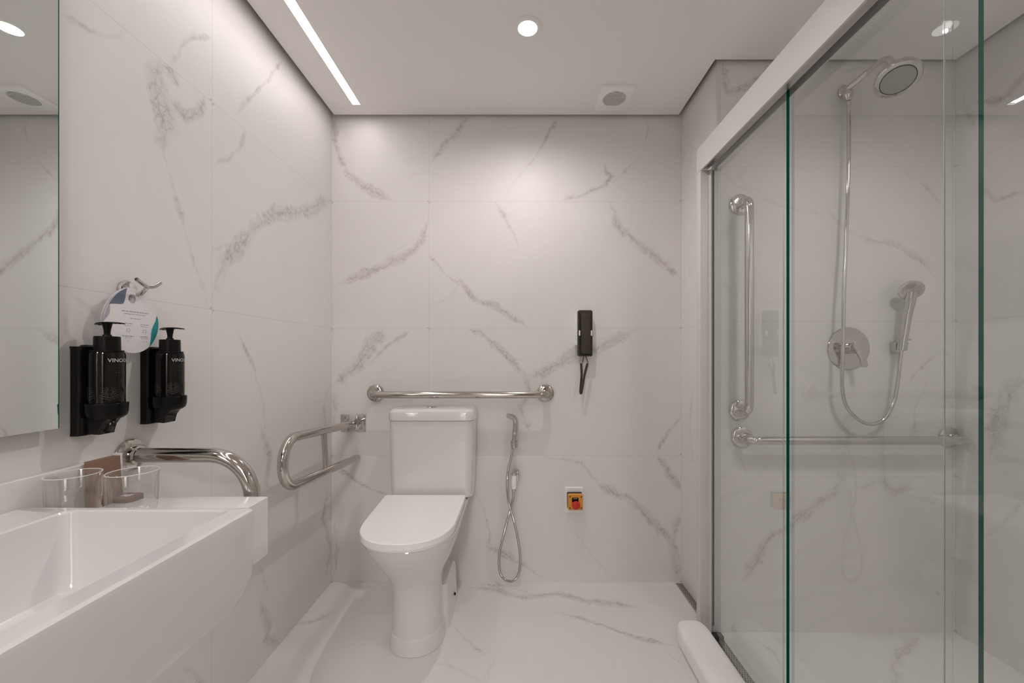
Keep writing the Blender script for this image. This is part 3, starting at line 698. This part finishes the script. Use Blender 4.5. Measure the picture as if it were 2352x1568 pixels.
cl = MB().rings(R).build('cistern_lid', M['ceramic'], t)
MB().lathe([(0,.0045),(.016,.004),(.019,.0025),(.0215,.003),(.0235,0)],(PY(991,0,1.80).x,1.80,.8399),n=36,cap=False).build('flush_button', M['chrome'], cl)

# ------------------------------------------------------------------ hygiene spray
t = thing('bidet_spray', 'chrome hand-held bidet spray with a looped metal hose right of the toilet', 'bidet spray', (-.02,BACK,.8))
yy = 1.862
def q(px,py,Y=yy): return PY(px,py,Y)
hd = MB().tube(smooth_path([q(1165,954,yy-.02),q(1175,956,yy-.012),q(1182,961,yy-.003),q(1184,972),q(1182,995),q(1180,1018)]),[.0115]*12+[.012]*12+[.0125]*6+[.0115]*18+[.0105]*12+[.010],n=22).build('spray_handle', M['chrome'], t)
MB().tube([q(1189,966,yy+.004),q(1188,990,yy+.004)],.0035,n=12).build('trigger', M['chrome'], hd)
hk = MB().lathe([(.0105,0),(.0165,0),(.0165,-.030),(.0105,-.030)],q(1181,1012),(0,0,1),n=28,cap=False).build('holder', M['chrome'], t)
a_ = q(1181,1020); MB().tube([a_+Vector((0,.014,0)),(a_.x,BACK-.0004,a_.z)],.009,n=18).build('holder_arm', M['chrome'], hk)
hose = smooth_path([q(1179,1022),q(1174,1050,yy-.003),q(1167,1080,yy-.006),q(1165,1110,yy-.010),q(1168,1150,yy-.012),q(1180,1195,yy-.012),q(1190,1240,yy-.008),q(1195,1285,yy-.005),q(1190,1320,yy-.002),q(1175,1335,yy),q(1154,1325,yy),q(1146,1300,yy),q(1148,1265,yy),q(1160,1215,yy),q(1172,1170,yy),q(1178,1145,yy-.01),q(1179,1122,yy-.015)],14)
hp = resample(hose,.0018)
MB().tube(hp,[.0058 if k%2 else .0050 for k in range(len(hp))],n=12).build('hose', M['steel'], t)
v0 = q(1181,1100,yy)
vb = MB().tube([(v0.x,BACK-.0004,v0.z+.025),(v0.x,yy-.012,v0.z+.025)],.011,n=24).build('valve_body', M['chrome'], t)
MB().lathe([(0,0),(.011,0),(.013,.003),(.013,.012),(.009,.014),(0,.014)],(v0.x,yy-.012,v0.z+.022),(0,0,1),n=24,cap=False).build('valve_nut', M['chrome'], vb)
MB().tube([(v0.x,yy-.013,v0.z+.022),(v0.x-.001,yy-.013,v0.z-.015),(v0.x-.002,yy-.013,v0.z-.040)],[.0130,.0125,.0100],n=20).build('valve_grip', M['white'], vb)
MB().lathe([(0,0),(.0095,0),(.0095,.010),(0,.010)],(v0.x-.002,yy-.013,v0.z-.051),(0,0,1),n=20,cap=False).build('hose_nut', M['chrome'], vb)
MB().box(v0.x+.010,v0.x+.022,yy+.002,BACK-.0004,v0.z-.010,v0.z+.034).build('wall_elbow', M['chrome'], vb, bevel=.003)

# ------------------------------------------------------------------ wall phone
pc = PY(1344,765,1.87)
t = thing('wall_phone', 'dark olive wall-mounted phone handset with a dangling coiled cord on the back wall', 'phone', (pc.x,BACK,pc.z))
pa, pb = PY(1327,712,1.865), PY(1361,818,1.865)
def yrect(x0,x1,z0,z1,y,r,n=5): return [(a,y,b) for a,b,_ in rrect(x0,x1,z0,z1,0,r,n)]
bp_ = MB().rings([yrect(pa.x-.012,pb.x+.002,pb.z+.052,pa.z-.016,BACK-.0004,.004),yrect(pa.x-.012,pb.x+.002,pb.z+.052,pa.z-.012,BACK-.022,.004)]).build('wall_base', M['white'], t, bevel=.001)
hs = MB().rings([yrect(pa.x,pb.x,pb.z,pa.z,BACK-.021,.009),yrect(pa.x,pb.x,pb.z,pa.z,BACK-.036,.009),yrect(pa.x+.002,pb.x-.002,pb.z+.002,pa.z-.002,BACK-.0385,.008)]).build('cradle', M['olive'], t, bevel=.0008)
MB().rings([yrect(pa.x+.0065,pb.x-.0055,pb.z+.008,pa.z-.0125,BACK-.0384,.004),yrect(pa.x+.0065,pb.x-.0055,pb.z+.008,pa.z-.0125,BACK-.0388,.004)]).build('cradle_recess', M['hole'], hs)
ph = MB(); R = []
for i in range(15):
    s_ = i/14; z = pb.z+.0115+(pa.z-pb.z-.0265)*s_; hw_ = .0215+.0035*abs(s_-.5)**1.5*2; hump = .006*math.sin(PI*s_)
    yb2 = BACK-.0385
    R.append([(pc.x+.001-hw_,yb2,z),(pc.x+.001-hw_,yb2-.006-hump*.5,z),(pc.x+.001-hw_*.6,yb2-.011-hump,z),(pc.x+.001+hw_*.6,yb2-.011-hump,z),(pc.x+.001+hw_,yb2-.006-hump*.5,z),(pc.x+.001+hw_,yb2,z)])
ph.rings(R); ph.build('handset', M['olive'], t, bevel=.001)
for x in (pa.x+.0070,pb.x-.0068): MB().box(x-.0028,x+.0028,BACK-.0475,BACK-.0385,pc.z-.012,pc.z+.012).build('cradle_clip', M['white'], hs)
yc_ = BACK-.030
def z_(py): return PY(0,py,yc_).z
def x_(px): return PY(px,0,yc_).x
c1 = [(x_(1341),yc_,z_(817)),(x_(1338),yc_,z_(833))]; c2 = [(x_(1345),yc_,z_(817)),(x_(1351),yc_,z_(833))]
MB().tube(c1,.0019,n=8).build('cord_lead', M['cord'], t); MB().tube(c2,.0019,n=8).build('cord_lead', M['cord'], t)
cp = resample(smooth_path([(x_(1335),yc_+.002,z_(834)),(x_(1336),yc_+.003,z_(860)),(x_(1334),yc_+.004,z_(888)),(x_(1333.5),yc_+.002,z_(901)),(x_(1335),yc_-.006,z_(901)),(x_(1337),yc_-.010,z_(888)),(x_(1342),yc_-.010,z_(860)),(x_(1349),yc_-.006,z_(834))],14),.0017)
MB().tube(cp,[.0060 if k%2 else .0051 for k in range(len(cp))],n=12).build('coiled_cord', M['cord'], t)

# ------------------------------------------------------------------ emergency button
a_, b_ = PY(1298,1118,1.895), PY(1339,1177,1.895)
t = thing('emergency_button', 'orange emergency call box with a red push button on a white plate', 'emergency button', ((a_.x+b_.x)/2,BACK,(a_.z+b_.z)/2))
MB().rings([yrect(a_.x,b_.x,b_.z,a_.z,BACK-.0004,.003),yrect(a_.x,b_.x,b_.z,a_.z,BACK-.006,.003),yrect(a_.x+.003,b_.x-.003,b_.z+.003,a_.z-.003,BACK-.009,.003)]).build('wall_plate', M['white'], t)
c_, d_ = PY(1305,1135,1.857), PY(1339,1171,1.857)
MB().rings([yrect(c_.x-.001,d_.x-.001,d_.z+.002,c_.z+.0005,BACK-.009,.004),yrect(c_.x-.001,d_.x-.001,d_.z+.002,c_.z+.0005,BACK-.030,.004)]).build('rear_housing', M['blackm'], t, bevel=.0008)
oh = MB().rings([yrect(c_.x,d_.x,d_.z,c_.z,BACK-.030,.005),yrect(c_.x,d_.x,d_.z,c_.z,BACK-.041,.005),yrect(c_.x+.002,d_.x-.002,d_.z+.002,c_.z-.002,BACK-.043,.004)]).build('front_housing', M['orange'], t)
mx_ = (c_.x+d_.x)/2
MB().box(mx_-.0165,mx_+.0135,BACK-.0437,BACK-.0430,d_.z+.036,c_.z-.0150).build('black_label', M['blackm'], oh)
MB().box(mx_-.0105,mx_+.0075,BACK-.0440,BACK-.0437,c_.z-.0205,c_.z-.0185).build('label_line', M['light_ink'], oh)
MB().lathe([(0.013,0),(.013,.006),(.0188,.008),(.0196,.014),(.017,.0185),(.010,.021),(0,.0215)],(mx_+.0005,BACK-.043,(c_.z+d_.z)/2-.0100),(0,-1,0),n=36,cap=False).build('push_button', M['red'], t)
for x in (c_.x+.0085,d_.x-.0075):
    for z in (c_.z-.0115,d_.z+.0095): MB().lathe([(0,.0006),(.0034,.0004),(.0037,-.0005)],(x,BACK-.043,z),(0,-1,0),n=14,cap=False).build('screw_head', M['cord'], oh)

# ------------------------------------------------------------------ floor drains
def grate(name, label, y0_, y1_):
    x0_, x1_ = .7355, .7675
    t = thing(name, label, 'floor drain', ((x0_+x1_)/2,(y0_+y1_)/2,0))
    MB().box(x0_,x1_,y0_,y1_,.0004,.0030).build('grate', M['brushed'], t, bevel=.0004)
    fr = MB(); fr.box(x0_-.0022,x0_,y0_-.002,y1_+.002,.0004,.0036); fr.box(x1_,x1_+.0010,y0_-.002,y1_+.002,.0004,.0036); fr.box(x0_,x1_,y1_,y1_+.002,.0004,.0036)
    fr.build('frame', M['alu'], t)
    hl = MB(); k = 0; y = y1_-.010
    while y > y0_+.01:
        for i in range(3):
            x = x0_+.0065+i*.0085+(.004 if k%2 else 0)
            if x < x1_-.003: hl.lathe([(0,.0032),(.0021,.0032)],(x,y,0),n=8,cap=False)
        y -= .0085; k += 1
    hl.build('drain_holes', M['hole'], t)
grate('linear_drain', 'perforated linear floor drain along the right wall and under the shower screen', .16, 1.885)

# ------------------------------------------------------------------ shower screen
t = thing('shower_screen', 'sliding glass shower screen with a grey aluminium top rail', 'shower screen', (.74,.85,0))
RX0, RX1, RZ0, RZ1 = .6995, .765, 1.783, 1.879
yE = YS-.004
rl = MB()
prof = [(RX0,RZ0),(RX0,RZ1-.002),(RX0+.002,RZ1),(RX1,RZ1),(RX1,RZ0+.012),(RX1-.003,RZ0+.012),(RX1-.003,RZ1-.02),(RX0+.014,RZ1-.02),(RX0+.014,RZ0+.012),(RX0+.006,RZ0+.012),(RX0+.006,RZ0)]
rl.extr([(x,YN+.004,z) for x,z in prof],(0,yE+.03-YN-.004,0)); rl.build('top_rail', M['alu'], t)
mb_ = MB(); mb_.box(RX0+.0145,.7385,YN+.006,yE+.02,RZ0+.0125,RZ0+.015); mb_.build('rail_channel', M['brushed'], t)
# jamb on the tap wall end
jb = MB().box(RX0,XR-.004,YS-.006,YS+.028,.004,RZ0+.002).build('jamb', M['alu'], t, bevel=.0012)
MB().box(.736,.752,YS-.0085,YS-.006,.03,RZ0).build('jamb_seal', M['rubber'], jb)
MB().box(.7325,.7365,YS-.02,YS-.006,.004,RZ0).build('jamb_lip', M['alu'], jb)
j2 = MB().box(RX0,XR-.004,YN+.001,YN+.03,.004,RZ0+.002).build('jamb', M['alu'], t, bevel=.0012)
def pane(x0, y0_, y1_, z0_=.012, z1_=RZ0+.02):
    x1 = x0+.008
    a = MB().box(x0,x1,y0_+.0008,y1_,z0_,z1_).build('glass_panel', M['pane'], t)
    MB().box(x0,x1,y0_,y0_+.0007,z0_,z1_).build('green_edge', M['green_edge'], a)
    MB().box(x0+.0025,x0+.0052,y1_,y1_+.0006,z0_,z1_).build('polished_edge', M['edge_light'], a)  # pale strip painted for the bright line refracted at the far edge
    return a
def Yat(px, X): return X*F/(px-CX)
pane(.740, Yat(1810,.744), YS-.010)
pane(.751, Yat(2254,.755), Yat(1800,.755))
pane(.740, YN+.032, Yat(2170,.744))
MB().box(.732,.766,YS-.055,YS-.030,.0038,.020).build('bottom_guide', M['rubber'], t, bevel=.001)

# ------------------------------------------------------------------ rolled towel along the screen
ys_ = [(1.515,.30,.55),(1.510,.62,.80),(1.500,.82,.92),(1.480,.95,.98),(1.45,1,1),(1.30,1.0,1.0),(1.10,1.0,.98),(.9,1.0,1.0),(.7,1,1),(.62,.9,.95),(.60,.5,.6)]
R = []
for y, kx, kz in ys_:
    ring = []; cxx = .6370+.002*math.sin(y*9); hw_ = .0585*kx; hz = .041*kz
    for k in range(40):
        a = 2*PI*k/40; c_ = math.cos(a); s_ = math.sin(a); e_ = .5
        ring.append((cxx+hw_*math.copysign(abs(c_)**e_,c_), y, 0.0425+hz*math.copysign(abs(s_)**e_,s_)-(.001*math.cos(y*13))))
    R.append(ring)
o = MB().rings(R).build('rolled_towel', M['towel']); tag(o, 'white rolled towel lying on the floor along the shower screen', 'towel')
ss = o.modifiers.new('s','SUBSURF'); ss.levels = 1; ss.render_levels = 2

# ------------------------------------------------------------------ shower fittings
t = thing('overhead_shower', 'round chrome overhead shower on an angled arm, high on the tap wall', 'shower head', PY(1938,212,YS))
a0 = PY(1938,213,YS); 
rose((a0.x,YS,a0.z),(0,-1,0),.026,'wall_flange',t,.010,'chrome')
ya_ = YS
s_pts = [(a0.x,YS-.003,a0.z),PY(1946,205,YS-.035),PY(1990,168,YS-.09),PY(2022,142,YS-.14),PY(2040,137,YS-.165),PY(2052,150,YS-.175)]
MB().tube(smooth_path(s_pts,8),.0105,n=22).build('shower_arm', M['chrome'], t)
dv = PY(1948,222,YS-.035)
dvt = MB().lathe([(0,.012),(.013,.010),(.0165,0),(.0165,-.010),(.012,-.018),(.012,-.026),(.009,-.028),(0,-.028)],(dv.x,dv.y,dv.z+.012),(0,0,1),n=30,cap=False).build('diverter', M['chrome'], t)
hc = PY(2062,182,YS-.185); ax = Vector((-.26,-.42,-.87)).normalized()
hb_ = MB().lathe([(0,-.055),(.012,-.052),(.014,-.040),(.030,-.030),(.058,-.022),(.0635,-.012),(.0635,0),(.060,.004),(.050,.005),(0,.005)],hc,ax,n=64,cap=False).build('head_body', M['chrome'], t)
MB().lathe([(.0485,.0052),(.0485,.0065),(.046,.007),(.046,.0052)],hc,ax,n=56,cap=False).build('face_ring', M['blackm'], hb_)
MB().lathe([(0,.0078),(.014,.0074),(.016,.0062),(.029,.0066),(.031,.0056),(.046,.0056)],hc,ax,n=56,cap=False).build('spray_face', M['nozzle'], hb_)

t = thing('hand_shower', 'chrome hand shower in its wall holder with a long looping hose', 'hand shower', PY(2070,790,YS))
Yh = YS-.045
hh_ = [PY(2071,800,Yh),PY(2077,770,Yh),PY(2084,725,Yh-.003),PY(2091,690,Yh-.010),PY(2094,668,Yh-.018)]
hn = MB().tube(smooth_path(hh_,10),[.0105+.0075*k/40 for k in range(41)],n=24).build('handle', M['chrome'], t)
hcc = PY(2091,665,Yh-.012)
MB().lathe([(0,-.017),(.018,-.015),(.034,-.006),(.038,.004),(.038,.010),(.033,.013),(0,.014)],hcc,Vector((-.28,-.72,-.50)),n=48,cap=False).build('spray_head', M['chrome'], hn)
MB().lathe([(0,.0145),(.026,.0145),(.028,.0135)],hcc,Vector((-.28,-.72,-.50)),n=40,cap=False).build('spray_face', M['steel'], hn)
wb = PY(2060,797,YS-.012)
wbo = MB().rings([yrect(wb.x-.017,wb.x+.015,wb.z-.022,wb.z+.020,YS-.0004,.008),yrect(wb.x-.015,wb.x+.013,wb.z-.020,wb.z+.018,YS-.024,.008)]).build('wall_holder', M['chrome'], t, bevel=.001)
MB().lathe([(.0105,0),(.0155,0),(.0145,-.030),(.0100,-.030)],PY(2074,786,Yh),Vector((.12,0,1)),n=28,cap=False).build('holder_cup', M['chrome'], wbo)
MB().tube([(wb.x-.012,YS-.03,PY(0,780,Yh).z),(PY(2092,0,Yh).x,YS-.045,PY(0,780,Yh).z)],.0035,n=12).build('holder_clip', M['chrome'], wbo)
Yd = YS-.035
hs_ = smooth_path([PY(1949,238,Yd),PY(1949.5,300,Yd),PY(1948,420,Yd-.003),PY(1943,560,Yd-.005),PY(1938,680,Yd-.012),PY(1936,800,Yd-.022),PY(1934,880,Yd-.02),PY(1943,930,Yd-.012),PY(1970,962,Yd-.01),PY(2000,974,Yd-.01),PY(2030,962,Yd-.01),PY(2052,925,Yd-.01),PY(2062,875,Yh),PY(2067,830,Yh),PY(2070,803,Yh)],24)
hp = resample(hs_,.0022)
MB().tube(hp,[.0066 if k%2 else .0061 for k in range(len(hp))],n=14).build('hose', M['chrome'], t)
MB().lathe([(0,0),(.008,0),(.009,.014),(0,.014)],PY(1949,243,Yd),(0,0,1),n=20,cap=False).build('hose_nut', M['chrome'], t)

vc = PY(1948,800,YS)
t = thing('shower_valve', 'round chrome shower mixer plate with a lever handle', 'shower valve', (vc.x,YS,vc.z))
pl = MB().lathe([(0,.0004),(.0815,.0004),(.0815,.003),(.079,.006),(0,.0065)],(vc.x,YS,vc.z),(0,-1,0),n=64,cap=False).build('cover_plate', M['chrome'], t)
kn = MB().lathe([(0,.006),(.021,.006),(.021,.030),(.019,.034),(.021,.036),(.021,.052),(.018,.056),(0,.057)],(vc.x,YS,vc.z),(0,-1,0),n=40,cap=False).build('knob', M['chrome'], t)
yk = YS-.050
l0 = PY(1960,790,yk); l1 = PY(1984,838,yk)
MB().extr([(l0.x-.004,yk,l0.z+.010),(l0.x+.022,yk,l0.z+.008),(l0.x+.028,yk,l0.z-.02),(l1.x+.006,yk-.004,l1.z+.004),(l1.x+.002,yk-.006,l1.z-.008),(l1.x-.018,yk-.006,l1.z-.008),(l1.x-.02,yk-.004,l1.z+.02),(l0.x-.004,yk,l0.z-.012)],(0,-.009,0)).build('lever', M['chrome'], kn, bevel=.002)
